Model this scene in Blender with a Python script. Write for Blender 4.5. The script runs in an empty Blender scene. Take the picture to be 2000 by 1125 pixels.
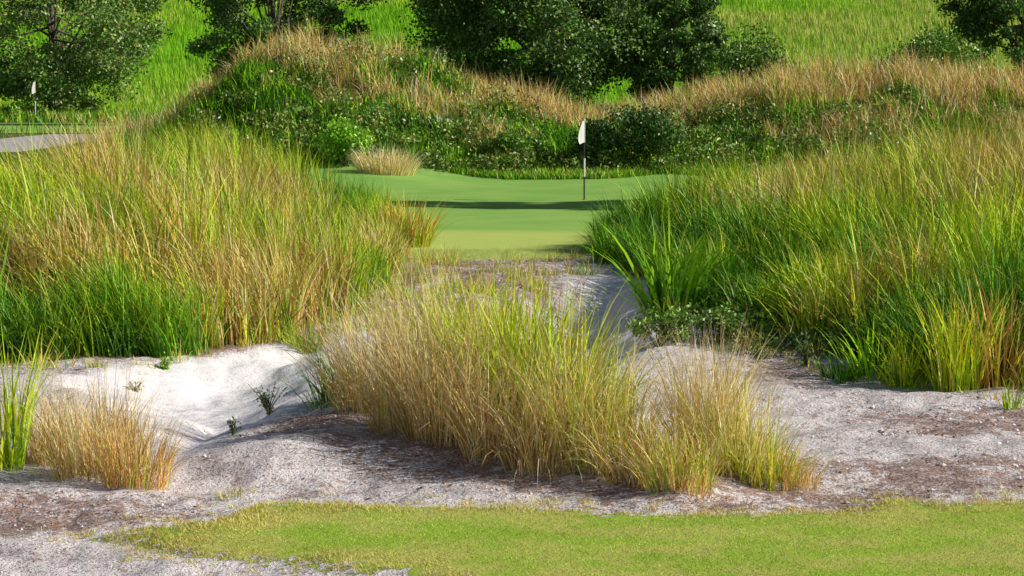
import bpy, math, random
import numpy as np
from mathutils import Vector
rng = np.random.default_rng(7)
scene = bpy.context.scene
COL = scene.collection
f = 5130.0; CAMZ = 3.17; pitch = math.atan(400.5/5130)
cp, sp = math.cos(pitch), math.sin(pitch)

def ray(px, py):
    cx = (px-1000)/f; cy = -(py-562.5)/f
    return cx, cp+cy*sp, -sp+cy*cp
def P(px, py, z=0.0):
    d = ray(px, py); t = (z-CAMZ)/d[2]
    return (d[0]*t, d[1]*t)
def at(px, py, Y):
    d = ray(px, py); t = Y/d[1]
    return (d[0]*t, Y, CAMZ+d[2]*t)

# ---------------------------------------------------------------- noise / sdf
def vnoise(x, y, seed=0):
    xi = np.floor(x).astype(np.int64); yi = np.floor(y).astype(np.int64)
    xf = x-xi; yf = y-yi
    u = xf*xf*(3-2*xf); v = yf*yf*(3-2*yf)
    def h(i, j):
        n = (i*374761393+j*668265263+seed*144269504) & 0xffffffff
        n = ((n ^ (n >> 13))*1274126177) & 0xffffffff
        return ((n ^ (n >> 16)) & 0xffff)/65535.0
    return (h(xi, yi)*(1-u)+h(xi+1, yi)*u)*(1-v)+(h(xi, yi+1)*(1-u)+h(xi+1, yi+1)*u)*v
def fbm(x, y, seed=0, o=4):
    s = 0; a = .5; t = 0
    for k in range(o):
        s = s+a*vnoise(x*2**k+17*k, y*2**k-9*k, seed+k); t += a; a *= .5
    return s/t
def ss(a, b, x):
    t = np.clip((x-a)/(b-a), 0, 1); return t*t*(3-2*t)
def sdf(poly, x, y):
    d = np.full(x.shape, 1e9); ins = np.zeros(x.shape, bool); n = len(poly)
    for i in range(n):
        ax, ay = poly[i]; bx, by = poly[(i+1) % n]
        ex, ey = bx-ax, by-ay
        t = np.clip(((x-ax)*ex+(y-ay)*ey)/(ex*ex+ey*ey+1e-12), 0, 1)
        d = np.minimum(d, np.hypot(x-ax-t*ex, y-ay-t*ey))
        c = ((ay > y) != (by > y)) & (x < (bx-ax)*(y-ay)/((by-ay) if by != ay else 1e-9)+ax)
        ins ^= c
    return np.where(ins, d, -d)
PP = lambda l: [P(*p) for p in l]
POLY_L = PP([(-900, 730), (-50, 712), (250, 700), (450, 685), (570, 660), (680, 615), (750, 560), (785, 505), (790, 470), (715, 430), (300, 420), (-1500, 420)])
POLY_R = PP([(1140, 500), (1215, 525), (1280, 555), (1300, 600), (1450, 640), (1540, 680), (1660, 712), (1790, 742), (2000, 767), (2700, 790), (3400, 420), (1400, 425), (1250, 450)])
POLY_B1 = PP([(90, 745), (300, 700), (470, 682), (660, 655), (665, 720), (610, 785), (480, 850), (350, 890), (285, 850), (230, 790)])
POLY_B2 = PP([(900, 640), (940, 575), (1040, 552), (1180, 540), (1262, 545), (1285, 600), (1275, 680), (1150, 740), (920, 720)])
POLY_C = PP([(340, 905), (480, 865), (620, 790), (760, 770), (950, 790), (1250, 820), (1430, 860), (1570, 935), (1350, 985), (1000, 930), (700, 930), (480, 960)])
POLY_T = PP([(180, 1052), (300, 1035), (430, 1022), (500, 990), (560, 982), (700, 992), (1000, 997), (1200, 1007), (1500, 1008), (1690, 1002), (1730, 978), (1850, 990), (2000, 985), (2700, 990), (3000, 1600), (1000, 1600), (900, 1140), (640, 1110), (400, 1088)])
POLY_G = PP([(480, 500), (780, 503), (900, 509), (1130, 510), (1400, 440), (1650, 355), (1300, 346), (1180, 350), (1000, 350), (860, 346), (780, 338), (700, 334), (600, 335), (400, 400)])
POLY_G2 = [(-34, 114), (-15.5, 114), (-15, 122), (-17, 133), (-34, 135)]
POLY_PATH = [(-30, 94), (-18.6, 99), (-16.2, 111.5), (-19.5, 112.5), (-22, 106), (-30, 103)]
DEB = [PP([(480, 850), (760, 815), (1100, 900), (1500, 940), (1900, 960), (1850, 1005), (1350, 1000), (900, 950), (600, 900)]),
       PP([(1540, 900), (2300, 895), (2300, 960), (1700, 965)]),
       PP([(-200, 960), (250, 970), (430, 990), (300, 1040), (-200, 1060)]),
       PP([(1680, 800), (2300, 790), (2300, 850), (1750, 850)]),
       PP([(1440, 680), (1640, 725), (1620, 760), (1430, 740)]),
       PP([(720, 490), (1120, 500), (1120, 530), (1000, 640), (680, 640)])]
MX = [-17, -13.2, -11.3, -9.5, -7.8, -4.9, -1.9, 0, 2.9, 4.4, 6.2, 9.5, 13.6, 17.5, 22, 30, 45]
MZ = [0, .25, 1.9, 2.9, 3.2, 2.9, 2.2, 1.7, .85, .75, 1.5, 2.2, 2.5, 2.3, 2.0, 1.6, .8]

def Mh(x, y):
    c = ss(87, 98, y+.6*(fbm(x*.3, y*.0+3, 5)-.5))*(1-ss(104, 122, y))
    return np.interp(x, MX, MZ)*c*(.60+.50*fbm(x*.42, y*.42, 11)+.34*vnoise(x*.9, y*.9, 13))
def sandpatch(x, y):
    return 1-np.hypot((x+2.2)/.9, (y-93.5)/1.0)
def H(x, y):
    x = np.asarray(x, float); y = np.asarray(y, float)
    z = np.interp(y, [0, 84, 95, 105, 125, 140, 150, 170, 250, 330, 700], [0, 0, .25, .5, .8, 1.15, 1.6, 4, 14, 25, 62])
    z = z+ss(142, 200, y)*1.6*(fbm(x*.03, y*.03, 3)-.5)
    z = z+.38*ss(98, 112, y)*(1-ss(122, 142, y))*ss(-13, -17, x)
    sT = sdf(POLY_T, x, y)
    z = z+(1-ss(-.4, .1, sT))*(1-ss(48, 52, y))*(.14*(fbm(x*.8, y*.8, 21)-.5)+.10*(fbm(x*4, y*4, 22)-.5))
    z = z+.03*ss(-.05, .12, sT)
    sL = sdf(POLY_L, x, y)
    z = z+np.interp(x, [-14, -9.5, -8.2, -6.6, -5.2, -4.2, -2.8, -1.5], [.05, .10, .3, 1.0, 1.4, 1.05, .25, .0])*ss(0, 6, sL)
    sR = sdf(POLY_R, x, y)
    z = z+np.interp(x, [1.5, 2.6, 3.7, 5.7, 7.0, 8.5, 12], [0, .2, .45, .45, .6, .75, .75])*ss(-1.2, 6, sR)
    s1 = sdf(POLY_B1, x, y)+.4*(fbm(x*1.5, y*1.5, 31)-.5)
    z = z-.36*ss(-.1, 1.2, s1)
    s2 = sdf(POLY_B2, x, y)+.25*(fbm(x*1.5, y*1.5, 32)-.5)
    z = z-.52*ss(-.1, 1.2, s2)*ss(-1.0, 1.4, x)
    z = z+.20*ss(-.3, .9, sdf(POLY_C, x, y))
    lip = np.exp(-((y-44.6)/1.9)**2)*ss(-3.8, -2.0, x)*(1-ss(1.4, 3.2, x))
    z = z+lip*(.14*(fbm(x*1.1, y*.9, 44)))
    z = z+ss(34, 37, y)*(1-ss(44, 48, y))*ss(-3.5, -2.5, x)*(1-ss(.6, 1.8, x))*.16*(fbm(x*2.2, y*1.8, 46)-.5)
    g = ss(48, 54, y)*(1-ss(86, 92, y))
    z = z+g*.20*(fbm(x*.12+5, y*.07, 41, 2)-.5)+.28*ss(76, 92, y)*(1-ss(-5, -1, x))*(1-ss(95, 110, y))
    z = z+Mh(x, y)
    return z
def G(px, py):
    d = ray(px, py)
    Y = np.concatenate([np.arange(13, 60, .02), np.arange(60, 260, .1)])
    t = Y/d[1]; X = d[0]*t; Z = CAMZ+d[2]*t
    hit = np.where(Z < H(X, Y))[0]
    i = hit[0] if len(hit) else len(Y)-1
    return float(X[i]), float(Y[i]), float(H(X[i:i+1], Y[i:i+1])[0])

# ---------------------------------------------------------------- materials
def newmat(name):
    m = bpy.data.materials.new(name); m.use_nodes = True
    nt = m.node_tree; nt.nodes.clear()
    return m, nt
class N:
    def __init__(s, nt): s.nt = nt
    def new(s, t, **kw):
        n = s.nt.nodes.new(t)
        for k, v in kw.items(): setattr(n, k, v)
        return n
    def put(s, sock, v):
        if isinstance(v, bpy.types.NodeSocket): s.nt.links.new(v, sock)
        else:
            if isinstance(v, tuple) and len(v) == 3 and sock.type == 'RGBA': v = (*v, 1)
            sock.default_value = v
    def math(s, op, a, b=0.0, c=0.0):
        n = s.new('ShaderNodeMath', operation=op); s.put(n.inputs[0], a); s.put(n.inputs[1], b); s.put(n.inputs[2], c); return n.outputs[0]
    def mix(s, fac, a, b):
        n = s.new('ShaderNodeMix', data_type='RGBA'); s.put(n.inputs[0], fac); s.put(n.inputs[6], a); s.put(n.inputs[7], b); return n.outputs[2]
    def step(s, v, a, b):
        n = s.new('ShaderNodeMapRange', interpolation_type='SMOOTHSTEP'); s.put(n.inputs[0], v); n.inputs[1].default_value = a; n.inputs[2].default_value = b; return n.outputs[0]
    def noise(s, vec, scale, detail=5, rough=.55):
        n = s.new('ShaderNodeTexNoise'); s.put(n.inputs['Vector'], vec); n.inputs['Scale'].default_value = scale; n.inputs['Detail'].default_value = detail; n.inputs['Roughness'].default_value = rough; return n.outputs[0]
    def attr(s, name):
        n = s.new('ShaderNodeAttribute', attribute_name=name); return n
def ground_mat():
    m, nt = newmat('ground'); k = N(nt)
    pos = k.new('ShaderNodeNewGeometry').outputs['Position']
    A = lambda n: k.attr(n).outputs['Fac']
    n1 = k.noise(pos, 1.3, 6); n2 = k.noise(pos, 9, 7, .65); n3 = k.noise(pos, 42, 4, .6); n4 = k.noise(pos, .35, 4)
    c = k.mix(k.step(n1, .35, .65), (.90, .84, .87), (.76, .70, .73))
    c = k.mix(k.math('MULTIPLY', k.step(n2, .48, .68), .45), c, (.62, .54, .55))
    deb = A('debris')
    v = k.math('ADD', k.math('MULTIPLY_ADD', deb, .17, n2), k.math('MULTIPLY', n1, .3))
    c = k.mix(k.math('MULTIPLY', k.step(v, .70, .85), .78), c, (.42, .25, .19))
    v = k.math('ADD', k.math('MULTIPLY_ADD', deb, .06, n3), k.math('MULTIPLY', n1, .27))
    c = k.mix(k.math('MULTIPLY', k.step(v, .70, .76), .75), c, (.14, .11, .10))
    w = k.new('ShaderNodeTexWave', wave_type='BANDS'); mp = k.new('ShaderNodeMapping'); k.put(mp.inputs[0], pos); mp.inputs['Rotation'].default_value = (0, 0, .9)
    k.put(w.inputs['Vector'], mp.outputs[0]); w.inputs['Scale'].default_value = 1.6; w.inputs['Distortion'].default_value = 4.5; w.inputs['Detail'].default_value = 4
    bs = k.mix(k.step(n2, .35, .7), (.86, .83, .86), (.77, .74, .78))
    bs = k.mix(k.math('MULTIPLY', k.step(n1, .5, .68), .5), bs, (.70, .67, .71))
    bs = k.mix(k.math('MULTIPLY', k.step(n3, .62, .70), .5), bs, (.32, .27, .25))
    bm = k.step(k.math('ADD', k.math('ADD', A('bunker'), k.math('MULTIPLY_ADD', n1, .9, -.45)), k.math('MULTIPLY_ADD', n2, .5, -.25)), -.08, .10)
    c = k.mix(bm, c, bs)
    rg = k.mix(k.step(n1, .4, .6), (.07, .12, .025), (.13, .15, .04))
    c = k.mix(k.step(k.math('ADD', A('rough'), k.math('MULTIPLY_ADD', n1, 1.0, -.5)), -.25, .25), c, rg)
    pt = k.mix(n1, (.40, .38, .41), (.52, .49, .51))
    c = k.mix(k.step(A('path'), -.1, .1), c, pt)
    hl = k.mix(k.step(n4, .35, .65), (.17, .38, .025), (.26, .45, .04))
    c = k.mix(k.step(A('hill'), -3., 3.), c, hl)
    gg = k.mix(k.step(n4, .35, .65), (.19, .42, .085), (.28, .48, .11))
    gg = k.mix(k.math('MULTIPLY', n2, .4), gg, (.36, .49, .14))
    sep = k.new('ShaderNodeSeparateXYZ'); k.put(sep.inputs[0], pos)
    ap = k.step(k.math('ADD', sep.outputs[1], k.math('MULTIPLY', n4, 2.)), 58.5, 56.)
    gg = k.mix(ap, gg, k.mix(n1, (.42, .56, .13), (.52, .58, .17)))
    c = k.mix(k.step(k.math('ADD', A('green'), k.math('MULTIPLY_ADD', n1, .8, -.4)), -.1, .1), c, gg)
    tf = k.mix(k.step(n1, .4, .6), (.32, .46, .06), (.48, .48, .13))
    tm = k.step(k.math('ADD', A('turf'), k.math('ADD', k.math('MULTIPLY_ADD', n1, .8, -.4), k.math('MULTIPLY_ADD', n2, 1.4, -.7))), -.03, .05)
    c = k.mix(tm, c, tf)
    b = k.new('ShaderNodeBump'); b.inputs['Strength'].default_value = 1.0; b.inputs['Distance'].default_value = .05
    hh = k.math('ADD', k.math('MULTIPLY', n2, 1.3), k.math('MULTIPLY', n3, .6))
    hh = k.math('ADD', k.math('MULTIPLY', hh, k.math('MULTIPLY_ADD', bm, -.65, 1.0)), k.math('MULTIPLY', k.math('MULTIPLY', w.outputs[1], bm), .10))
    gm = k.step(A('rough'), 0, 1); hh = k.math('MULTIPLY', hh, k.math('MULTIPLY_ADD', gm, -.85, 1.0))
    hh = k.math('MULTIPLY', hh, k.math('MULTIPLY_ADD', tm, -.7, 1.0))
    k.put(b.inputs['Height'], hh)
    d = k.new('ShaderNodeBsdfDiffuse'); k.put(d.inputs[0], c); k.put(d.inputs['Normal'], b.outputs[0])
    o = k.new('ShaderNodeOutputMaterial'); k.put(o.inputs[0], d.outputs[0])
    return m
def blade_mat(name, trans=.35, gloss=.06):
    m, nt = newmat(name); k = N(nt)
    c = k.attr('Col').outputs['Color']
    d = k.new('ShaderNodeBsdfDiffuse'); k.put(d.inputs[0], c); out = d.outputs[0]
    if trans:
        t = k.new('ShaderNodeBsdfTranslucent'); k.put(t.inputs[0], c)
        x = k.new('ShaderNodeMixShader'); x.inputs[0].default_value = trans; k.put(x.inputs[1], out); k.put(x.inputs[2], t.outputs[0]); out = x.outputs[0]
    if gloss:
        g = k.new('ShaderNodeBsdfGlossy'); g.inputs['Roughness'].default_value = .42
        y = k.new('ShaderNodeMixShader'); y.inputs[0].default_value = gloss; k.put(y.inputs[1], out); k.put(y.inputs[2], g.outputs[0]); out = y.outputs[0]
    o = k.new('ShaderNodeOutputMaterial'); k.put(o.inputs[0], out)
    return m
def plain(name, col, rough=.6, var=.12, scale=8):
    m, nt = newmat(name); k = N(nt)
    pos = k.new('ShaderNodeTexCoord').outputs['Object']
    n = k.noise(pos, scale, 4)
    c = k.mix(n, tuple(x*(1-var) for x in col), tuple(min(1, x*(1+var)) for x in col))
    b = k.new('ShaderNodeBsdfPrincipled'); k.put(b.inputs['Base Color'], c); b.inputs['Roughness'].default_value = rough
    o = k.new('ShaderNodeOutputMaterial'); k.put(o.inputs[0], b.outputs[0])
    return m
M_GROUND = ground_mat()
M_BLADE = blade_mat('grass_blade', .08, .02)
M_DRY = blade_mat('dry_grass', .12, .0)
M_LEAF = blade_mat('leaf', .15, .05)
M_LITTER = blade_mat('litter', .0, .0)
M_BARK = plain('bark', (.13, .10, .08), .9, .4, 6)
M_STEM = plain('stem', (.16, .14, .06), .8, .3, 20)
M_WHITE = plain('white_paint', (.8, .8, .8), .5, .04)
M_BLACK = plain('black_paint', (.03, .03, .035), .4, .2)
M_CLOTH = blade_mat('flag_cloth', .3, .0)

# ---------------------------------------------------------------- mesh building
def quads_mesh(name, V, Q, colr=None, mat=None, parent=None, smooth=False, loc=None):
    me = bpy.data.meshes.new(name)
    V = np.asarray(V, np.float64).reshape(-1, 3)
    if loc is not None: V = V-np.asarray(loc)
    V = V.astype(np.float32)
    Q = np.asarray(Q, np.int32).reshape(-1, 4)
    me.vertices.add(len(V)); me.vertices.foreach_set('co', V.ravel())
    me.loops.add(Q.size); me.loops.foreach_set('vertex_index', Q.ravel())
    me.polygons.add(len(Q)); me.polygons.foreach_set('loop_start', np.arange(0, Q.size, 4, dtype=np.int32))
    if smooth: me.polygons.foreach_set('use_smooth', np.ones(len(Q), bool))
    if colr is not None:
        a = me.attributes.new('Col', 'FLOAT_COLOR', 'POINT')
        c = np.ones((len(V), 4), np.float32); c[:, :3] = np.clip(np.asarray(colr, np.float32).reshape(-1, 3), 0, .9)
        a.data.foreach_set('color', c.ravel())
    me.update(calc_edges=True)
    if mat: me.materials.append(mat)
    o = bpy.data.objects.new(name, me); COL.objects.link(o)
    if parent: o.parent = parent
    elif loc is not None: o.location = loc
    return o
def tag(o, label, cat, group=None, kind=None):
    o['label'] = label; o['category'] = cat
    if group: o['group'] = group
    if kind: o['kind'] = kind
    return o
def thing(name, label, cat, loc, group=None):
    o = bpy.data.objects.new(name, None); COL.objects.link(o); o.location = loc; o.empty_display_size = .2
    return tag(o, label, cat, group)

YG = (.70, .80, .03); LG = (.34, .62, .025); GR = (.12, .34, .02); DG = (.04, .14, .02); ST = (.84, .60, .21); OR = (.70, .36, .09); PA = (.90, .76, .46); BR = (.30, .16, .07); RD = (.50, .20, .10)
def palette(n, spec, jit=.22):
    cols = np.array([s[0] for s in spec]); w = np.array([s[1] for s in spec], float); w /= w.sum()
    c = cols[rng.choice(len(cols), n, p=w)]
    return c*(1+jit*(rng.random((n, 1))-.5)*2)*(1+.12*(rng.random((n, 3))-.5))

def blade_arrays(base, L, W, az, th0, th1, c0, c1, S):
    n = len(L); t = np.arange(S+1)/S
    tm = (t[1:]+t[:-1])/2
    th = np.clip(th0[:, None]+th1[:, None]*tm**1.5, 0, 2.7)
    st = (L/S)[:, None]
    hor = np.concatenate([np.zeros((n, 1)), np.cumsum(np.sin(th)*st, 1)], 1)
    ver = np.concatenate([np.zeros((n, 1)), np.cumsum(np.cos(th)*st, 1)], 1)
    d = np.stack([np.cos(az), np.sin(az)], 1)
    C = np.empty((n, S+1, 3))
    C[:, :, 0] = base[:, 0, None]+hor*d[:, 0, None]; C[:, :, 1] = base[:, 1, None]+hor*d[:, 1, None]; C[:, :, 2] = base[:, 2, None]+ver
    tw = az+math.pi/2+(rng.random(n)-.5)*2.4
    wv = np.stack([np.cos(tw), np.sin(tw), np.zeros(n)], 1)
    prof = np.minimum(1, .65+t*1.2)*(1-t**2.2)+.04
    half = .5*W[:, None]*prof[None]
    off = half[:, :, None]*wv[:, None, :]
    V = np.stack([C-off, C+off], 2).reshape(-1, 3)
    idx = np.arange(n)[:, None]*(S+1)*2+np.arange(S)[None]*2
    Q = np.stack([idx, idx+1, idx+3, idx+2], -1).reshape(-1, 4)
    tt = t[None, :, None]**1.3
    cc = c0[:, None, :]*(1-tt)+c1[:, None, :]*tt
    cc = np.repeat(cc[:, :, None, :], 2, 2).reshape(-1, 3)
    return V, Q, cc, C[:, -1, :]
def merge(parts):
    V = []; Q = []; C = []; o = 0
    for v, q, c in parts:
        V.append(v); Q.append(q+o); C.append(c); o += len(v)
    return np.concatenate(V), np.concatenate(Q), np.concatenate(C)
def tuss(cx, cy, R, n, L, W, spec0, tipspec=None, S=5, out=.45, wind=(0, 0), rnd=.25, bend=1.5, lj=.3, tipmix=.5, jit=.22, stiff=.4, tone=0):
    cx = np.atleast_1d(np.asarray(cx, float)); cy = np.atleast_1d(np.asarray(cy, float)); m = len(cx)
    R = np.broadcast_to(R, m); L = np.broadcast_to(L, m)
    k = np.repeat(np.arange(m), n); N_ = len(k)
    a = rng.random(N_)*2*math.pi; r = np.sqrt(rng.random(N_))
    ox = np.cos(a)*r; oy = np.sin(a)*r
    x = cx[k]+ox*R[k]; y = cy[k]+oy*R[k]; z = H(x, y)-.03
    lx = ox*out+wind[0]+rng.normal(0, rnd, N_); ly = oy*out+wind[1]+rng.normal(0, rnd, N_)
    mag = np.hypot(lx, ly); az = np.arctan2(ly, lx)
    ll = L[k]*(1-lj+2*lj*rng.random(N_)*1.0)
    c0 = palette(N_, spec0, jit)
    c1 = palette(N_, tipspec, jit)*tipmix+c0*(1-tipmix) if tipspec else c0
    if tone:
        tn = (1+tone*(rng.random(m)*2-1.15))[k][:, None]; c0 = c0*tn; c1 = c1*tn
    w = W*(.6+.8*rng.random(N_))
    return blade_arrays(np.stack([x, y, z], 1), ll, w, az, mag*stiff, mag*bend, c0, c1, S)

def leaf_arrays(c, size, col, aspect=.5, up=.0):
    n = len(c)
    a = rng.normal(size=(n, 3)); a[:, 2] *= (1-up); a /= np.linalg.norm(a, axis=1)[:, None]
    b = rng.normal(size=(n, 3)); b[:, 2] *= (1-up); b -= (a*b).sum(1)[:, None]*a; b /= np.linalg.norm(b, axis=1)[:, None]
    s = size[:, None]
    V = np.stack([c-a*s*.5, c+b*s*.5*aspect, c+a*s*.5, c-b*s*.5*aspect], 1).reshape(-1, 3)
    Q = np.arange(n*4).reshape(-1, 4)
    return V, Q, np.repeat(col, 4, 0)
def tube(pts, rad, sides=7):
    pts = np.asarray(pts, float); n = len(pts); V = []; Q = []
    for i in range(n):
        d = pts[min(i+1, n-1)]-pts[max(i-1, 0)]; d /= np.linalg.norm(d)+1e-9
        a = np.cross(d, (0, 1, .01) if abs(d[2]) > .7 else (0, 0, 1)); a /= np.linalg.norm(a); b = np.cross(d, a)
        for s in range(sides):
            t = 2*math.pi*s/sides
            V.append(pts[i]+rad[i]*(math.cos(t)*a+math.sin(t)*b))
    for i in range(n-1):
        for s in range(sides):
            Q.append((i*sides+s, i*sides+(s+1) % sides, (i+1)*sides+(s+1) % sides, (i+1)*sides+s))
    V = np.array(V); Q = np.array(Q)
    return V, Q, np.ones((len(V), 3))*.2

# ---------------------------------------------------------------- terrain sheets
def build_ground():
    Y = 11*np.exp(np.linspace(0, math.log(700/11), 900)); U = np.linspace(-1, 1, 440)
    U = np.sign(U)*(.5*np.abs(U)+.5*np.abs(U)**3)
    yy, uu = np.meshgrid(Y, U, indexing='ij')
    xx = uu*(.55*yy+3)
    z = H(xx, yy)
    at_ = {'turf': np.clip(sdf(POLY_T, xx, yy), -3, 3), 'bunker': np.clip(np.maximum(sdf(POLY_B1, xx, yy), sdf(POLY_B2, xx, yy)-1.6*(1-ss(.5, 1.5, xx))), -3, 3),
           'green': np.clip(np.maximum(sdf(POLY_G, xx, yy), sdf(POLY_G2, xx, yy)), -3, 3), 'path': np.clip(sdf(POLY_PATH, xx, yy), -3, 3),
           'hill': np.clip(yy-142+4*(fbm(xx*.1, yy*.1, 8)-.5), -6, 6)}
    mm = Mh(xx, yy)
    spt = sandpatch(xx, yy)
    at_['rough'] = np.clip(np.where(spt > 0, -.04, np.clip(yy-49.5, -3, 3)), -3, 3)
    deb = np.max([ss(-.5, .5, sdf(p, xx, yy)) for p in DEB], 0)
    deb = np.maximum(deb, np.maximum(ss(-.6, .6, sdf(POLY_L, xx, yy)), ss(-.6, .6, sdf(POLY_R, xx, yy)))*2.2)
    at_['debris'] = deb
    nr, nc = xx.shape
    V = np.stack([xx, yy, z], -1).reshape(-1, 3)
    i = (np.arange(nr-1)[:, None]*nc+np.arange(nc-1)[None]); Q = np.stack([i, i+1, i+nc+1, i+nc], -1).reshape(-1, 4)
    ctr = lambda a: ((a[:-1, :-1]+a[1:, 1:]+a[:-1, 1:]+a[1:, :-1])/4).ravel()
    cls = np.zeros(len(Q), int)
    cls[ctr(yy) > 49.5] = 7
    cls[ctr(at_['hill']) > 0] = 4
    cls[ctr(mm) > .12] = 5
    cls[ctr(at_['path']) > 0] = 6
    cls[ctr(at_['green']) > 0] = 3
    cls[ctr(sdf(POLY_G2, xx, yy)) > 0] = 8
    cls[ctr(sdf(POLY_B1, xx, yy)) > 0] = 2
    cls[ctr(sdf(POLY_B2, xx, yy)) > 0] = 9
    cls[ctr(at_['turf']) > 0] = 1
    names = {0: ('sandy_ground', 'pale sandy waste ground with brown litter between the grass stands', 'sandy ground'), 1: ('fairway', 'short yellow green turf in front of the sandy ground', 'turf'),
             2: ('sand_bunker', 'bright raked sand hollow in front of the left grass stand', 'bunker'), 9: ('sand_bunker', 'shaded sand hollow behind the central straw tussocks', 'bunker'),
             3: ('putting_green', 'smooth mown green around the striped flagstick', 'putting green'), 4: ('hillside', 'bright green grassy hillside behind the trees', 'hill'),
             5: ('mound', 'long overgrown mound behind the putting green', 'mound'), 6: ('path', 'pale grey path bending behind the left grass stand', 'path'), 7: ('rough_ground', 'dark rough ground around the mown green and mound', 'ground'), 8: ('putting_green', 'distant mown green below the moss hung tree', 'putting green')}
    for cid, (nm, lab, cat) in names.items():
        q = Q[cls == cid]
        if not len(q): continue
        used, inv = np.unique(q.ravel(), return_inverse=True)
        o = quads_mesh(nm, V[used], inv.reshape(-1, 4), None, M_GROUND, smooth=True)
        for an, arr in at_.items():
            a = o.data.attributes.new(an, 'FLOAT', 'POINT'); a.data.foreach_set('value', arr.ravel()[used].astype(np.float32))
        tag(o, lab, cat, kind='structure')
build_ground()

def scatter(n, x0, x1, y0, y1, test, cone=.25):
    x = x0+(x1-x0)*rng.random(n); y = y0+(y1-y0)*rng.random(n)
    ok = test(x, y) & (np.abs(x) < cone*y+1)
    return x[ok], y[ok]

# ---------------------------------------------------------------- tall grass stands (stuff)
def stand(name, label, poly, x0, x1, y0, y1, num, nb, L, wind, seed, dry_shade, edge_len, W=.02, edge_n=260, gap=.40):
    x, y = scatter(num, x0, x1, y0, y1, lambda a, b: (sdf(poly, a, b)+.5*(fbm(a*.9, b*.9, seed+9)-.5) > .1) & (vnoise(a*1.1, b*.8, seed+20)+.25*vnoise(a*3, b*3, seed+21) > gap))
    xe, ye = scatter(num*2, x0, x1, y0, y1, lambda a, b: np.abs(sdf(poly, a, b)-.45) < .35, .22)
    x = np.concatenate([x, xe[:edge_n]]); y = np.concatenate([y, ye[:edge_n]])
    s = sdf(poly, x, y)
    dry = .5+1.35*(fbm(x*.6, y*.35, seed)-.5)+dry_shade(x, y, s)+rng.normal(0, .06, len(x))
    L_ = L*(.62+.62*fbm(x*.7, y*.6, seed+3))*(.74+.46*rng.random(len(x)))*edge_len(x, y, s)
    parts = []
    for lo, hi, spec, tip in ((-9, .34, [(GR, 5), (DG, 7), (LG, 1.)], [(LG, 2.), (GR, 5), (YG, .4)]),  # natural green roots, darkened further as painted shade for gaps between clumps
                              (.34, .46, [(LG, 3), (GR, 5), (YG, 1.), (DG, 2.4)], [(YG, 5), (LG, 5)]),
                              (.46, .61, [(YG, 2.5), (LG, 4), (GR, 4), (DG, 1.6)], [(YG, 7), (LG, 2), (ST, .5)]),
                              (.61, 9, [(ST, 2.4), (OR, 2.8), (YG, 1.2), (LG, 2.), (GR, 1.6), (BR, 1.8)], [(ST, 4), (OR, 2.8), (PA, 2.4), (YG, .6)])):
        i = (dry >= lo) & (dry < hi)
        if not i.any(): continue
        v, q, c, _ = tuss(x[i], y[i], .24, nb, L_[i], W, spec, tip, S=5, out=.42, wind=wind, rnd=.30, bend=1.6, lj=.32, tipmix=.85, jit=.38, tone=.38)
        parts.append((v, q, c))
    xe, ye = scatter(num, x0, x1, y0, y1, lambda a, b: (sdf(poly, a, b) > .25) & (sdf(poly, a, b) < 4), .22)
    xe, ye = xe[:460], ye[:460]
    v, q, c, _ = tuss(xe, ye, .3, 34, .45+.3*rng.random(len(xe)), .024, [(DG, 5), (GR, 1.2), (BR, 1.6)], None, S=3, out=.7, rnd=.4, lj=.4)  # thatch blades added in dark colours to paint shade at the stand's foot
    parts.append((v, q, c))
    v, q, c = merge(parts)
    tag(quads_mesh(name, v, q, c, M_BLADE), label, 'tall grass', kind='stuff')
def dry_shade_L(x, y, s):
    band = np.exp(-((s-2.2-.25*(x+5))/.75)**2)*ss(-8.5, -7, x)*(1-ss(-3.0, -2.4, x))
    low = (1-ss(.4, 1.6, s))*(1-ss(-4.4, -3.4, x))  # painted shade: darker greens low on the stand's front left
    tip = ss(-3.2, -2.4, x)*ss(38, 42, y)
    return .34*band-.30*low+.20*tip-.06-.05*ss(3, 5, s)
stand('tall_grass', 'dense stand of tall yellow green grass left of the green, bending left', POLY_L, -15, -1, 29, 58, 2400, 68, 1.48, (-.38, -.10), 51, dry_shade_L,
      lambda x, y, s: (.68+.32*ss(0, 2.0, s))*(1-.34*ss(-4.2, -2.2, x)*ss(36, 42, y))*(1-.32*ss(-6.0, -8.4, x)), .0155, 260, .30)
def dry_shade_R(x, y, s):
    flank = (1-ss(.5, 2.8, s))*(1-ss(5.0, 7.2, x))  # shade put into blade colour along the left side of this stand
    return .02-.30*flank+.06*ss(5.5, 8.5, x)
stand('tall_grass', 'dense stand of tall green grass right of the green, with shade coloured into its left flank', POLY_R, 1, 16, 25, 58, 2650, 62, 1.34, (-.08, -.10), 77, dry_shade_R,
      lambda x, y, s: (.52+.48*ss(0, 1.8, s)), .0185, 110, .50)

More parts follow.
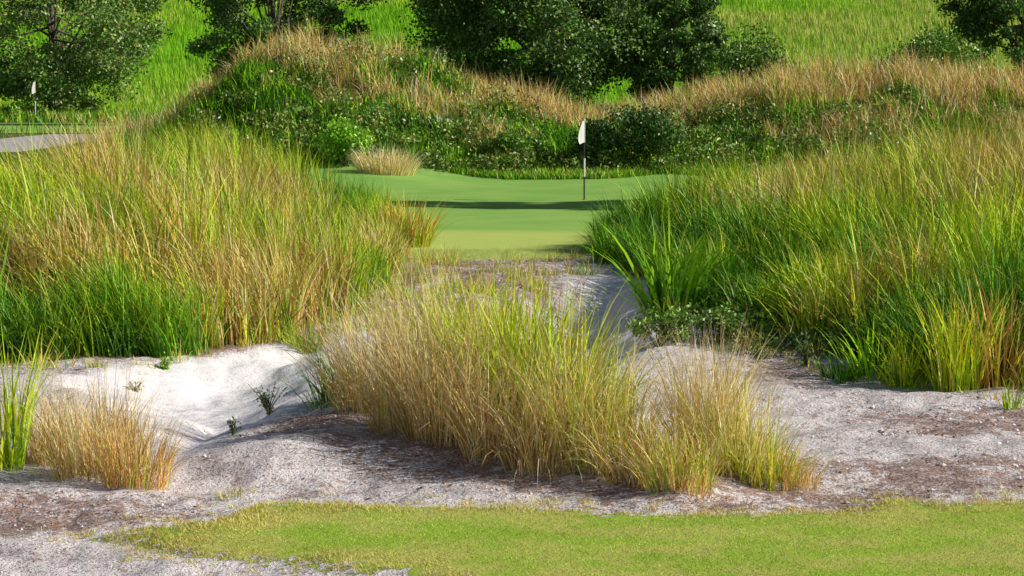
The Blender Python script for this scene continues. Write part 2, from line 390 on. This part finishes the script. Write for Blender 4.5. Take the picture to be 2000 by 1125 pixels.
# sparse small tufts on sand margins
mg = lambda a, b: ((sdf(POLY_L, a, b) > -1.0) & (sdf(POLY_L, a, b) < .1)) | ((sdf(POLY_R, a, b) > -.9) & (sdf(POLY_R, a, b) < .1)) | ((b > 35) & (b < 45) & (np.abs(a) < 3.2))
x, y = scatter(5200, -9, 10, 26, 46.5, lambda a, b: mg(a, b) & (sdf(POLY_B2, a, b) < .6*(a < .6)-.1) & (sdf(POLY_B1, a, b) < .15) & (fbm(a*1.3, b*1.3, 83) > .47), .22)
x, y = x[:420], y[:420]
v, q, c, _ = tuss(x, y, .12, 26, .10+.36*rng.random(len(x))**2, .010, [(ST, 3), (LG, 3), (GR, 3), (RD, .8), (OR, 1)], [(PA, 2), (YG, 2), (OR, 1)], S=3, out=.8, rnd=.4, lj=.5)
tag(quads_mesh('sparse_tufts', v, q, c, M_DRY), 'sparse short tufts along the sandy foot of both grass stands', 'grass', kind='stuff')

# mound grass
x, y = scatter(28000, -16, 32, 86, 122, lambda a, b: (Mh(a, b) > .12) & (sandpatch(a, b) < 0.3), .27)
nz = .5+1.7*(fbm(x*.4, y*.35, 90)-.5); mh = Mh(x, y)/np.interp(x, MX, MZ)
crest = ss(.66, .90, mh)
dry = nz+.46*(mh-.74)-.10*ss(-6, -3, x)*(1-ss(3, 6, x))*(1-crest)+.04*ss(5, 10, x)+.06*crest*(1-ss(-1, 2, x))
parts = []
for lo, hi, spec, h, w in ((-9, .42, [(GR, 3), (DG, 2.4), (LG, 2)], .5, .045), (.42, .54, [(LG, 2.2), (GR, 2.4), (ST, 1.8), (BR, 1)], .65, .032), (.54, 9, [(ST, 4), (OR, 1.4), (PA, 2.4), (BR, .8), (LG, 1.)], .9, .022)):
    i = (dry >= lo) & (dry < hi)
    v, q, c, _ = tuss(x[i], y[i], .3, 7, h*(.3+1.4*fbm(x[i]*.8, y[i]*.8, 4)), w, spec, None, S=3, out=.45, wind=(-.2, 0), rnd=.38, bend=1.3, lj=.5, tone=.32)
    parts.append((v, q, c))
v, q, c = merge(parts)
tag(quads_mesh('mound_grass', v, q, c, M_DRY), 'tan and olive wild grass covering the mound behind the green', 'wild grass', kind='stuff')
# hill grass
x, y = scatter(62000, -75, 75, 138, 265, lambda a, b: (a*0+b) > 138, .25)
pt = .5+.6*(fbm(x*.06, y*.05, 19)-.5)+.19*ss(12, 32, x)*(1-ss(185, 235, y)*.6)+.1*(rng.random(len(x))-.5)
parts = []
for lo, hi, spec in ((-9, .50, [((.18, .46, .02), 4), ((.27, .53, .03), 4), ((.12, .36, .02), 1.5)]), (.50, .61, [((.28, .52, .035), 4), ((.40, .55, .06), 3), ((.2, .42, .03), 2)]), (.61, 9, [((.44, .52, .10), 4), ((.60, .52, .2), 2.4), ((.32, .5, .05), 3)])):
    i = (pt >= lo) & (pt < hi)
    v, q, c, _ = tuss(x[i], y[i], .6, 6, .45+.3*fbm(x[i]*.3, y[i]*.3, 2), .05, spec, None, S=2, out=.3, wind=(-.15, 0), rnd=.22, bend=.9, lj=.4, jit=.15)
    parts.append((v, q, c))
v, q, c = merge(parts)
tag(quads_mesh('hillside_grass', v, q, c, M_DRY), 'long bright green grass growing on the far hillside', 'grass', kind='stuff')
# rough
x, y = scatter(15000, -36, 36, 104, 142, lambda a, b: (Mh(a, b) < .3) & (sdf(POLY_PATH, a, b) < -.3) & (sdf(POLY_G2, a, b) < -.3) & ((a > -12) | (b > 113)), .26)
v, q, c, _ = tuss(x, y, .5, 6, .4+.4*fbm(x*.3, y*.3, 12), .05, [(GR, 3), (LG, 3), (ST, 1), (DG, 2)], None, S=3, out=.4, rnd=.3)
x2, y2 = scatter(5000, -24, 24, 52, 88, lambda a, b: (sdf(POLY_G, a, b) < -.3), .26)
v2, q2, c2, _ = tuss(x2, y2, .4, 8, .35, .04, [(GR, 3), (LG, 3), (ST, 2), (DG, 2)], None, S=3, out=.4, rnd=.3)
x3, y3 = scatter(22000, -13, 16, 84.5, 92, lambda a, b: (sdf(POLY_G, a, b) < .05) & (sdf(POLY_G, a, b) > -3), .26)
v3, q3, c3, _ = tuss(x3, y3, .2, 8, .22, .03, [(GR, 3), (LG, 3), (ST, .8), (DG, 1)], None, S=2, out=.5, rnd=.3, lj=.5)
v, q, c = merge([(v, q, c), (v2, q2, c2), (v3, q3, c3)])
tag(quads_mesh('rough_grass', v, q, c, M_BLADE), 'knee high rough grass between the mound and the hillside', 'grass', kind='stuff')
# mown turf blades
x, y = scatter(360000, -5, 6, 15.5, 22.2, lambda a, b: (sdf(POLY_T, a, b)+.9*(fbm(a*3, b*3, 33)-.5)+1.9*(fbm(a*9, b*9, 34)-.5)+.12*rng.normal(size=a.shape)) > .0, .215)
n = len(x); s = sdf(POLY_T, x, y)+1.1*(fbm(x*1.5, y*1.5, 35)-.5)
c0 = palette(n, [((.30, .52, .06), 4), ((.42, .57, .07), 4), ((.62, .58, .18), 1.6)], .25)
yl = palette(n, [((.68, .57, .18), 3), ((.76, .60, .28), 2.6), ((.48, .54, .08), 1.8)], .25)
k = (1-ss(.0, .9, s))[:, None]; c0 = c0*(1-k)+yl*k
c0 = c0*(.68+.68*fbm(x*2.2, y*2.2, 38))[:, None]
z = H(x, y)
tall = 1+1.8*(1-ss(0, .5, s))
v, q, c, _ = blade_arrays(np.stack([x, y, z-.004], 1), (.010+.013*rng.random(n))*tall, np.full(n, .005), rng.random(n)*6.28, .3+rng.random(n)*.8, rng.random(n)*.9, c0*.95, c0*1.1, 2)
tag(quads_mesh('turf_grass', v, q, c, M_DRY), 'short mown yellow green blades of the near turf', 'grass', kind='stuff')

def clods():
    x, y = scatter(40000, -9, 10, 15.5, 46, lambda a, b: (sdf(POLY_T, a, b) < -.02) & (sdf(POLY_B1, a, b) < .05) & (sdf(POLY_B2, a, b) < .2), .22)
    deb = np.max([ss(-.5, .5, sdf(p, x, y)) for p in DEB], 0)
    keep = rng.random(len(x)) < (.5+.5*deb)*(.1+1.1*ss(.45, .62, fbm(x*1.6, y*1.6, 61)))
    x, y, deb = x[keep], y[keep], deb[keep]; n = len(x)
    s = .007+.024*rng.random(n)**4
    ctr = np.stack([x, y, H(x, y)+s*.2], 1)
    base = np.array([(1, 0, 0), (0, 1, 0), (-1, 0, 0), (0, -1, 0), (.2, .1, .7)], float)
    V = ctr[:, None]+base[None]*s[:, None, None]*(.6+.8*rng.random((n, 5, 1)))
    ring = [(0, 1, 4, 3), (1, 2, 3, 4)]
    Q = (np.arange(n)[:, None, None]*5+np.array(ring)[None]).reshape(-1, 4)
    c = palette(n, [((.78, .72, .74), 3), ((.55, .48, .48), 2), ((.34, .22, .18), 1.4)], .2)
    tag(quads_mesh('clods', V.reshape(-1, 3), Q, np.repeat(c, 5, 0), M_LITTER), 'small clods and crumbs scattered on the sandy ground', 'clods', kind='stuff')
    x, y = scatter(150000, -9, 10, 15.5, 47, lambda a, b: (sdf(POLY_T, a, b) < .1) & (sdf(POLY_B1, a, b) < -.02) & (sdf(POLY_B2, a, b) < .1), .22)
    deb = np.max([ss(-.4, .4, sdf(p, x, y)) for p in DEB], 0)
    keep = rng.random(len(x)) < (.07+.45*deb)*ss(.47, .60, fbm(x*1.3, y*1.3, 63))
    x, y = x[keep], y[keep]; n = len(x)
    c = palette(n, [((.48, .24, .15), 3), ((.30, .17, .12), 2), ((.60, .36, .24), 2), ((.12, .10, .07), 1.6), ((.24, .24, .1), .8)], .25)
    v, q, cc = leaf_arrays(np.stack([x, y, H(x, y)+.008], 1), .015+.045*rng.random(n), c, .3, .8)
    tag(quads_mesh('leaf_litter', v, q, cc, M_LITTER), 'brown dead leaf litter scattered on the sandy ground', 'litter', kind='stuff')
clods()

# ---------------------------------------------------------------- individual tussocks
TAN = ([(ST, 5), (PA, 3), (OR, 1.4), (BR, .9), (YG, .4)], [(PA, 4), (ST, 3)])
GRN = ([(LG, 4), (YG, 4), (GR, 3), (ST, .4)], [(YG, 4), (OR, 1), (ST, 1)])
MIXED = ([(ST, 4), (YG, 2.4), (LG, 2), (OR, 1.2), (GR, .8), (PA, 1)], [(ST, 3), (YG, 2), (PA, 3)])
DGR = ([(GR, 4), (DG, 4), (LG, 1.5)], [(GR, 3), (LG, 2)])
RED = ([(OR, 3), (RD, 2), (ST, 4), (LG, 1)], [(RD, 1.4), (OR, 2), (ST, 3)])
def tussock(px, py, h, R, n, pal, label, W=.009, out=.45, wind=(0, 0), stalks=0, bend=1.3, group=None, rnd=.32, S=5, lj=.48, headcol=None, cat='grass tussock', stiff=.45):
    gx, gy, gz = G(px, py); loc = (gx, gy, gz)
    t = thing('grass_tussock', label, cat, loc, group)
    v, q, c, _ = tuss(gx, gy, R, n, h, W, pal[0], pal[1], S=S, out=out, wind=wind, rnd=rnd, bend=bend, lj=lj, stiff=stiff, tipmix=.65, jit=.38)
    quads_mesh('blades', v, q, c, M_DRY, t, loc=loc)
    if stalks:
        hc = headcol or [(PA, 4), (ST, 2)]
        v, q, c, tip = tuss(gx, gy, R*.9, stalks, h*1.08, .005, [(ST, 3), (PA, 2)], hc, S=5, out=out*.8, wind=wind, rnd=rnd*.8, bend=.8, lj=.3)
        k = 12; n2 = len(tip)
        cc = np.repeat(tip, k, 0)+np.stack([rng.normal(0, .011, n2*k), rng.normal(0, .011, n2*k), -rng.random(n2*k)*.13+.02], 1)
        lv, lq, lc = leaf_arrays(cc, .008+.012*rng.random(n2*k), np.minimum(palette(n2*k, hc)*1.15, .9), .3)
        v, q, c = merge([(v, q, c), (lv, lq, lc)])
        quads_mesh('seed_stalks', v, q, c, M_DRY, t, loc=loc)
    return t
T = tussock
T(722, 800, .94, .32, 400, TAN, 'straw coloured tussock at the left end of the middle clump, beside the bright bunker', wind=(-.14, -.1), stalks=50, W=.008)
T(797, 838, 1.02, .34, 440, TAN, 'tan tussock second from the left in the middle clump', wind=(.0, -.1), stalks=50, W=.008)
T(880, 855, 1.04, .36, 440, TAN, 'dense tan tussock with drooping stems left of the tallest green blades', wind=(.05, -.1), stalks=45, W=.008)
T(850, 785, 1.10, .40, 480, MIXED, 'yellow green tussock rising behind the tan stems of the middle clump', stalks=30, W=.011)
T(920, 800, 1.10, .36, 380, GRN, 'green tussock at the back of the middle clump, left of the tallest blades', W=.014, lj=.34)
T(970, 825, 1.16, .34, 360, GRN, 'tall green tussock with upright red tipped blades in the middle clump', W=.015, lj=.36, bend=1.0)
T(1055, 850, 1.14, .36, 380, GRN, 'tall yellow green tussock at the centre of the middle clump', W=.015, lj=.36, bend=1.0)
T(975, 875, .80, .34, 380, TAN, 'low straw tussock at the foot of the tall green blades', W=.008, wind=(.1, -.2), stalks=20)
T(1120, 885, .92, .34, 340, MIXED, 'yellow straw tussock right of the tall green centre', W=.010, stalks=40, wind=(.05, -.1))
T(1070, 905, .66, .34, 340, TAN, 'bent straw tussock drooping over the brown litter', wind=(.15, -.35), bend=1.8)
T(1190, 905, .70, .34, 360, MIXED, 'broad yellow green tussock with pale seed heads', W=.009, stalks=60, wind=(.05, -.1))
T(1145, 850, .80, .30, 240, GRN, 'green tussock at the back of the middle clump, right of its centre', W=.013, lj=.36, bend=1.0)
T(1255, 930, .46, .32, 360, TAN, 'low golden tussock leaning left near the front of the middle clump', wind=(-.3, -.25), bend=1.7)
T(1325, 942, .44, .28, 340, MIXED, 'golden tussock with red stems at its foot', wind=(-.1, -.3), stalks=20)
T(1380, 890, .86, .28, 560, ([(PA, 3), (ST, 5), (YG, 1), (OR, .6)], [(PA, 5), (ST, 1)]), 'pale feathery straw tussock standing right of the middle clump', W=.007, stalks=80, headcol=[(PA, 4), ((.88, .80, .62), 2)], out=.35)
T(1445, 918, .64, .28, 380, ([(ST, 4), (YG, 2), (LG, .8), (PA, 2.4)], [(PA, 4), (YG, 1)]), 'golden tussock with fine stems beside the feathery one', stalks=50)
T(1487, 932, .40, .27, 320, ([(LG, 4), (YG, 3), (ST, 2), (GR, 2)], [(YG, 1), (ST, 1)]), 'short green tussock near the right end of the middle clump', W=.009)
T(1540, 945, .28, .22, 260, RED, 'small reddish tussock at the far right end of the middle clump', W=.006, stalks=15)
T(1355, 965, .18, .15, 140, RED, 'tiny red stemmed tuft in front of the golden tussocks', W=.005)
T(655, 785, .60, .25, 200, DGR, 'dark green tuft in shade left of the tan tussocks', W=.010, wind=(-.15, -.1), out=.6)
T(105, 905, .60, .28, 400, TAN, 'tan tussock at the left end of the near left clump', W=.007, stalks=45, wind=(.05, 0))
T(185, 930, .70, .34, 520, TAN, 'widest tan tussock of the near left clump', W=.007, stalks=60, wind=(-.05, 0))
T(265, 950, .56, .26, 360, RED, 'reddish tan tussock at the right end of the near left clump', W=.007, stalks=40, wind=(.05, 0))
T(18, 915, .92, .14, 80, GRN, 'upright bright green tuft at the near left edge of the sand', W=.017, out=.25, bend=.6)
T(800, 482, .85, .40, 420, ([(OR, 3), (ST, 2), (LG, 4), (YG, 2)], [(ST, 2), (OR, 2), (YG, 1)]), 'orange green tussock at the right tip of the left grass stand', W=.018, out=.5)
T(770, 500, .38, .30, 240, TAN, 'low straw tuft below the orange green tussock', W=.014)
T(1870, 762, .82, .24, 220, ([(YG, 5), (LG, 4), (ST, 1)], [(YG, 1)]), 'bright lime green tussock in front of the right grass stand', W=.014, out=.4, bend=.8)
T(1770, 752, .50, .22, 150, GRN, 'smaller green tussock left of the bright lime one', W=.013, out=.5)
T(1700, 735, .55, .28, 80, ([(GR, 3), (LG, 3)], [(LG, 1)]), 'open tuft of wide arching blades on the grey sand', W=.028, out=.9, bend=1.2)
T(1640, 745, .28, .22, 100, DGR, 'low dark green tuft on the shaded sand', W=.016, out=.8)
T(1310, 618, 1.15, .34, 120, ([(GR, 4), (LG, 4), (DG, 2)], [(LG, 2), (GR, 1)]), 'broad bladed dark green reed clump at the left corner of the right stand', W=.042, out=.6, bend=1.1)
T(1200, 512, .60, .35, 200, DGR, 'dark green tuft on the shaded left flank of the right stand', W=.022, out=.5)
T(1580, 650, .80, .34, 110, ([(GR, 4), (LG, 4)], [(LG, 2), (YG, 1)]), 'wide bladed green clump low on the front of the right stand', W=.036, out=.7, bend=1.2)
T(1930, 755, .95, .36, 150, ([(OR, 3), (ST, 3), (YG, 2), (BR, 1)], [(ST, 2), (OR, 1)]), 'rusty tall tussock beside the bright lime one', W=.02, out=.5, bend=1.1)
T(1970, 800, .28, .10, 40, GRN, 'tiny green sprout on the sand at right', W=.012)
T(755, 338, .75, .9, 900, ([(PA, 4), (ST, 4), (OR, 1)], [(PA, 1)]), 'pale straw tussock on the far edge of the green', W=.022, out=.9, bend=1.0, S=4)
T(600, 690, .36, .20, 180, ([(GR, 3), (RD, 2), (LG, 2)], [(RD, 1), (LG, 1)]), 'small reddish tuft at the foot of the left stand', W=.010)
T(450, 972, .13, .08, 40, MIXED, 'tiny tuft on the sand above the turf edge', W=.006)

# ---------------------------------------------------------------- leafy plants
def blobs_leaves(cs, rs, per, size, spec, flat=.8, shell=.5, aspect=.55, jit=.3):
    m = len(cs); k = np.repeat(np.arange(m), per); n = len(k)
    d = rng.normal(size=(n, 3)); d /= np.linalg.norm(d, axis=1)[:, None]
    r = (shell+(1-shell)*rng.random(n)**.6)[:, None]*(1+.22*rng.normal(size=(n, 1)))
    p = cs[k]+d*r*rs[k][:, None]*np.array([1, 1, flat])
    tone = (.7+.6*rng.random(m))[k][:, None]
    return leaf_arrays(p, size*(.6+.8*rng.random(n)), palette(n, spec, jit)*tone, aspect)
def shrub(name, label, cat, loc, w, h, nb, per, leaf, spec, group=None, depth=None, stems=6):
    t = thing(name, label, cat, loc, group)
    depth = depth or w*.8
    u = rng.random((nb, 3))*2-1
    cs = np.array(loc)+np.stack([u[:, 0]*w*.38, u[:, 1]*depth*.38, h*(.22+.52*(u[:, 2]*.5+.5)*(1-.55*u[:, 0]**2))], 1)
    rs = np.full(nb, min(w, h)*.22)*(.7+.6*rng.random(nb))
    v, q, c = blobs_leaves(cs, rs, per, leaf, spec)
    quads_mesh('foliage', v, q, c, M_LEAF, t, loc=loc)
    parts = []
    for i in range(min(stems, nb)):
        b = np.array(loc)+np.array([rng.normal(0, w*.04), rng.normal(0, w*.04), -.05]); e = cs[i]
        parts.append(tube([b, b*.5+e*.5+np.array([0, 0, h*.08]), e], [h*.018, h*.013, h*.005], 5))
    v, q, c = merge(parts); quads_mesh('stem', v, q, c, M_STEM, t, loc=loc)
    return t
def weed(px, py, h, ns, label, spec, leaf=.05, spread=.5, cat='weed', name='weed'):
    loc = G(px, py); t = thing(name, label, cat, loc); sp_ = []; lc = []
    for i in range(ns):
        a = rng.random()*6.28; s = spread*rng.random(); L = h*(.6+.5*rng.random())
        pts = [np.array(loc)+np.array([math.cos(a)*s*L*u**1.4, math.sin(a)*s*L*u**1.4, L*u*(1-.25*s*u)-.02]) for u in (0, .35, .7, 1)]
        sp_.append(tube(pts, [.006, .005, .004, .002], 4))
        for j in range(14):
            u = .15+.85*rng.random(); ii = min(2, int(u*3)); fr = u*3-ii
            lc.append(pts[ii]*(1-fr)+pts[ii+1]*fr+rng.normal(0, leaf*.5, 3))
    v, q, c = merge(sp_); quads_mesh('stem', v, q, c, M_STEM, t, loc=loc)
    lc = np.array(lc); v, q, c = leaf_arrays(lc, leaf*(.6+.8*rng.random(len(lc))), palette(len(lc), spec), .5)
    quads_mesh('leaves', v, q, c, M_LEAF, t, loc=loc)
DK = [((.05, .12, .025), 3), ((.08, .17, .03), 3), ((.13, .23, .035), 1.5)]
MD = [((.11, .26, .035), 3), ((.20, .37, .04), 3), ((.33, .45, .06), 1)]
BRT = [((.30, .56, .04), 3), ((.20, .46, .03), 3), ((.42, .58, .07), 1)]
weed(525, 810, .34, 14, 'dark leafy weed sprigs on the near lip of the bright bunker', DK, .035, .9)
weed(455, 850, .18, 8, 'small dark weed on the bunker lip nearer the turf', DK, .03, .9)
weed(322, 722, .18, 10, 'low lime green weed on the bright sand', BRT, .045, 1.2)
weed(265, 765, .14, 6, 'tiny pale weed on the bright sand', [((.4, .36, .18), 1), ((.25, .3, .08), 1)], .035, .8)
weed(1400, 905, .34, 8, 'leafy green weed at the foot of the yellow tussock', MD, .05, .6)
weed(1575, 715, .42, 10, 'dark twiggy weed in the shade of the right stand', DK, .05, .6)
weed(1660, 690, .5, 10, 'tall dark weed on the shaded sand below the right stand', DK, .055, .6)
weed(1480, 705, .25, 8, 'low dark weed on brown litter', DK, .05, .8)
l = G(1405, 672); shrub('shrub', 'low spreading green shrub in front of the right grass stand', 'shrub', l, 1.7, .6, 34, 100, .055, MD, stems=8)
l = G(1285, 676); shrub('shrub', 'small leafy shrub below the reed clump', 'shrub', l, .7, .6, 16, 100, .055, MD)
l = G(1480, 652); shrub('shrub', 'dark green shrub at the shaded foot of the right stand', 'shrub', l, 1.5, .5, 24, 100, .055, DK+MD)
l = G(1600, 695); shrub('shrub', 'dark creeping shrub between two weeds at the foot of the right stand', 'shrub', l, 1.4, .35, 20, 100, .055, DK)
l = at(672, 282, 88); l = (l[0], l[1], float(H(l[0], l[1]))); shrub('shrub', 'bright feathery lime green bush at the foot of the mound', 'shrub', l, 1.9, 1.9, 24, 200, .11, BRT)

# shrub cover on the mound
x, y = scatter(1700, -12, 30, 87.6, 104, lambda a, b: (Mh(a, b) > .05) & (sandpatch(a, b) < .15), .26)
mh = Mh(x, y)/np.interp(x, MX, MZ)
keep = (.5+1.4*(fbm(x*.4, y*.4, 71)-.5)+.28*(1-ss(.3, .95, mh))-.08*ss(6, 9, x)-.10*ss(.66, .9, mh)) > .55
x, y = x[keep][:460], y[keep][:460]
cs = np.stack([x, y, H(x, y)+.1+.25*rng.random(len(x))], 1); rs = .3+.65*rng.random(len(x))**1.5
v, q, c = blobs_leaves(cs, rs, 190, .12, [((.10, .20, .03), 3), ((.16, .30, .04), 3), ((.30, .37, .06), 1.5), ((.46, .36, .13), .9)], .8, .4)
tag(quads_mesh('shrub_cover', v, q, c, M_LEAF), 'dense low green shrubs covering the front of the mound', 'shrubs', kind='stuff')

# ---------------------------------------------------------------- trees
def tree(name, label, x, y, height, width, bottom, ncl, per, leaf, spec, group=None, depth=None, cx=0, trunk_r=.3, cat='tree', limbs=24, skirt=0):
    z = float(H(x, y)); loc = (x, y, z); t = thing(name, label, cat, loc, group)
    depth = depth or width*.8
    d = rng.normal(size=(ncl, 3)); d /= np.linalg.norm(d, axis=1)[:, None]
    lob = .84+.30*vnoise(np.arctan2(d[:, 1], d[:, 0])*1.6+9, d[:, 2]*2.6+5, int(abs(x)*10))
    r = ((.35+.65*rng.random(ncl)**.45)*lob)[:, None]
    ch = height-bottom
    cs = np.array([x+cx, y, z+bottom+ch*.5])+d*r*np.array([width*.47, depth*.47, ch*.48])
    cs[:, 2] = np.maximum(cs[:, 2], z+bottom*.7)
    rs = width*(.045+.07*rng.random(ncl))
    if skirt:
        a = rng.random(skirt)*6.283; q_ = .1+.75*rng.random(skirt)
        sk = np.stack([x+cx+np.cos(a)*q_*width*.42, y+np.sin(a)*q_*depth*.42, z+.5+1.9*rng.random(skirt)], 1)
        cs = np.concatenate([cs, sk]); rs = np.concatenate([rs, width*(.05+.04*rng.random(skirt))])
    v, q, c = blobs_leaves(cs, rs, per, leaf, spec, .65, .15, .62)
    quads_mesh('crown', v, q, c, M_LEAF, t, loc=loc)
    parts = []
    fork = np.array([x+cx*.3, y, z+max(bottom*.8, height*.2)])
    parts.append(tube([np.array([x, y, z-.2]), np.array([x+.05, y, z+.5]), fork, np.array([x+cx*.6, y, z+height*.55]), np.array([x+cx, y, z+height*.8])], [trunk_r*1.3, trunk_r, trunk_r*.8, trunk_r*.4, trunk_r*.12], 9))
    for i in np.argsort(r[:, 0])[:min(limbs, ncl)]:
        s = fork+(np.array([x+cx*.6, y, z+height*.5])-fork)*rng.random()
        mid = s*.5+cs[i]*.5+np.array([0, 0, -.15*height*.2*rng.random()])
        parts.append(tube([s, mid, cs[i]], [trunk_r*.28, trunk_r*.16, trunk_r*.05], 6))
    v, q, c = merge(parts); quads_mesh('trunk', v, q, c, M_BARK, t, smooth=True, loc=loc)
    return t
OAK = [((.07, .16, .035), 3), ((.115, .24, .045), 3), ((.19, .33, .06), 2), ((.30, .38, .10), .5)]
OAKW = [((.11, .22, .045), 3), ((.18, .32, .06), 3), ((.27, .40, .09), 2), ((.42, .32, .15), .6)]
X = lambda px, Y: (px-1000)/f*Y
tree('tree', 'moss hung oak tree standing behind the distant flag', X(105, 143), 143, 10.5, 13.6, .6, 120, 330, .19, OAKW, trunk_r=.3, skirt=20)
tree('tree', 'dark round oak tree behind the left end of the mound', X(535, 126), 126, 10.5, 8.6, 1.4, 150, 400, .16, OAK, trunk_r=.3, skirt=24)
tree('tree', 'largest dark oak tree with a wide crown behind the middle of the mound', X(1075, 124), 124, 11, 13.6, .2, 230, 410, .165, OAK, trunk_r=.45, skirt=30)
tree('tree', 'dark oak tree at the right behind the leafy bush', X(2005, 122), 122, 10.5, 7.6, .4, 140, 390, .165, OAK, trunk_r=.35, skirt=34)
tree('tree', 'low round oak tree hanging off the right side of the largest oak', X(1310, 122), 122, 7.2, 5.8, .4, 90, 390, .16, OAK, trunk_r=.2, limbs=10)
def bush(label, px, D, w, h, nb, per, spec, leaf=.16):
    x = X(px, D); shrub('bush', label, 'bush', (x, D, float(H(x, D))), w, h, nb, per, leaf, spec)
bush('bright mid green bush beside the dark oak at the right', 1815, 116, 5.6, 5.0, 60, 300, MD)
bush('dark leafy bush between the largest oak and the open hillside', 1465, 118, 4.0, 5.6, 40, 280, DK+MD)
bush('tall dark bush right of the striped flagstick', 1230, 90, 4.4, 2.5, 44, 260, DK, .12)
bush('rounded green bush left of the striped flagstick', 1010, 90, 3.0, 1.3, 22, 240, MD, .12)
bush('low green bush at the foot of the moss hung oak', 40, 139, 4.5, 1.2, 20, 200, BRT+MD, .17)
bush('pale wispy young tree behind the mound crest', 835, 116, 2.2, 5.4, 20, 90, [((.2, .28, .08), 1), ((.14, .22, .07), 1)], .14)
tree('tree', 'slim tree right of the putting green whose shadow crosses the green', 18.6, 66.2, 14.2, 7.0, 1.0, 170, 420, .2, OAK, trunk_r=.25)

# ---------------------------------------------------------------- flagsticks
def flagstick(label, x, y, h, mats, fw=1.0):
    z = float(H(x, y)); loc = (x, y, z)
    t = thing('flagstick', label, 'flagstick', loc)
    def seg(nm, a, b, r, m):
        v, q, c = tube([(x, y, z+a), (x, y, z+(a+b)/2), (x, y, z+b)], [r, r, r], 10); return quads_mesh(nm, v, q, c, m, t, smooth=True, loc=loc)
    seg('lower_pole', -.05, h*.29, .021, mats[0]); seg('white_band', h*.29, h*.52, .028, M_WHITE)
    seg('upper_pole', h*.52, h*.72, .020, mats[1]); seg('top_pole', h*.72, h*1.0, .019, M_WHITE)
    v, q, c = tube([(x, y, z+h), (x, y, z+h+.02), (x, y, z+h+.04)], [.02, .022, .004], 10); quads_mesh('finial', v, q, c, M_WHITE, t, smooth=True, loc=loc)
    nu, nv = 14, 16; V = []
    for j in range(nv+1):
        b = j/nv
        wd = (.04+.12*math.sin(min(1, b*1.2)*math.pi*.55))*fw
        if b > .85: wd *= 1-(b-.85)*1.5
        for i in range(nu+1):
            a = i/nu
            V.append((x-.010-wd*a, y-.03+.008*math.sin(a*9+b*2)*(.25+a)-.17*a*fw, z+h-.02-h*.27*b-.05*a*b))
    Q = [(j*(nu+1)+i, j*(nu+1)+i+1, (j+1)*(nu+1)+i+1, (j+1)*(nu+1)+i) for j in range(nv) for i in range(nu)]
    quads_mesh('flag', V, Q, np.ones((len(V), 3))*.9, M_CLOTH, t, smooth=True, loc=loc)
    v, q, c = tube([(x, y, z-.01), (x, y, z+.012), (x, y, z+.013)], [.055, .055, .03], 16); quads_mesh('cup', v, q, c, M_BLACK, t, loc=loc)
gx, gy, gz = G(1141, 390)
flagstick('flagstick with white flag and black and white pole on the putting green', gx, gy, 155*gy/f, (M_BLACK, M_BLACK))
x = X(71, 137); flagstick('distant flagstick with white flag in front of the moss hung oak', x, 137, 2.1, (M_WHITE, M_BLACK), .8)

# ---------------------------------------------------------------- light, world, camera
el = math.radians(31); az = math.radians(99)   # azimuth clockwise from +Y
s = Vector((math.sin(az)*math.cos(el), math.cos(az)*math.cos(el), math.sin(el)))
ld = bpy.data.lights.new('sun', 'SUN'); ld.energy = 5; ld.angle = math.radians(.5); ld.color = (1, .94, .82)
lo = bpy.data.objects.new('sun', ld); COL.objects.link(lo); lo.rotation_euler = (-s).to_track_quat('-Z', 'Y').to_euler(); lo.location = (30, -20, 40)
w = bpy.data.worlds.new('World'); scene.world = w; w.use_nodes = True
nt = w.node_tree; bg = nt.nodes['Background']; sk = nt.nodes.new('ShaderNodeTexSky'); sk.sky_type = 'NISHITA'; sk.sun_disc = False
sk.sun_elevation = el; sk.sun_rotation = az
nt.links.new(sk.outputs[0], bg.inputs[0]); bg.inputs[1].default_value = .055
cd = bpy.data.cameras.new('camera'); cd.sensor_width = 36; cd.lens = f/2000*36; cd.clip_end = 2000; cd.clip_start = .5
co = bpy.data.objects.new('camera', cd); COL.objects.link(co); co.location = (0, 0, CAMZ); co.rotation_euler = (math.pi/2-pitch, 0, 0)
scene.camera = co
scene.view_settings.view_transform = 'Standard'; scene.view_settings.look = 'None'; scene.view_settings.exposure = 0
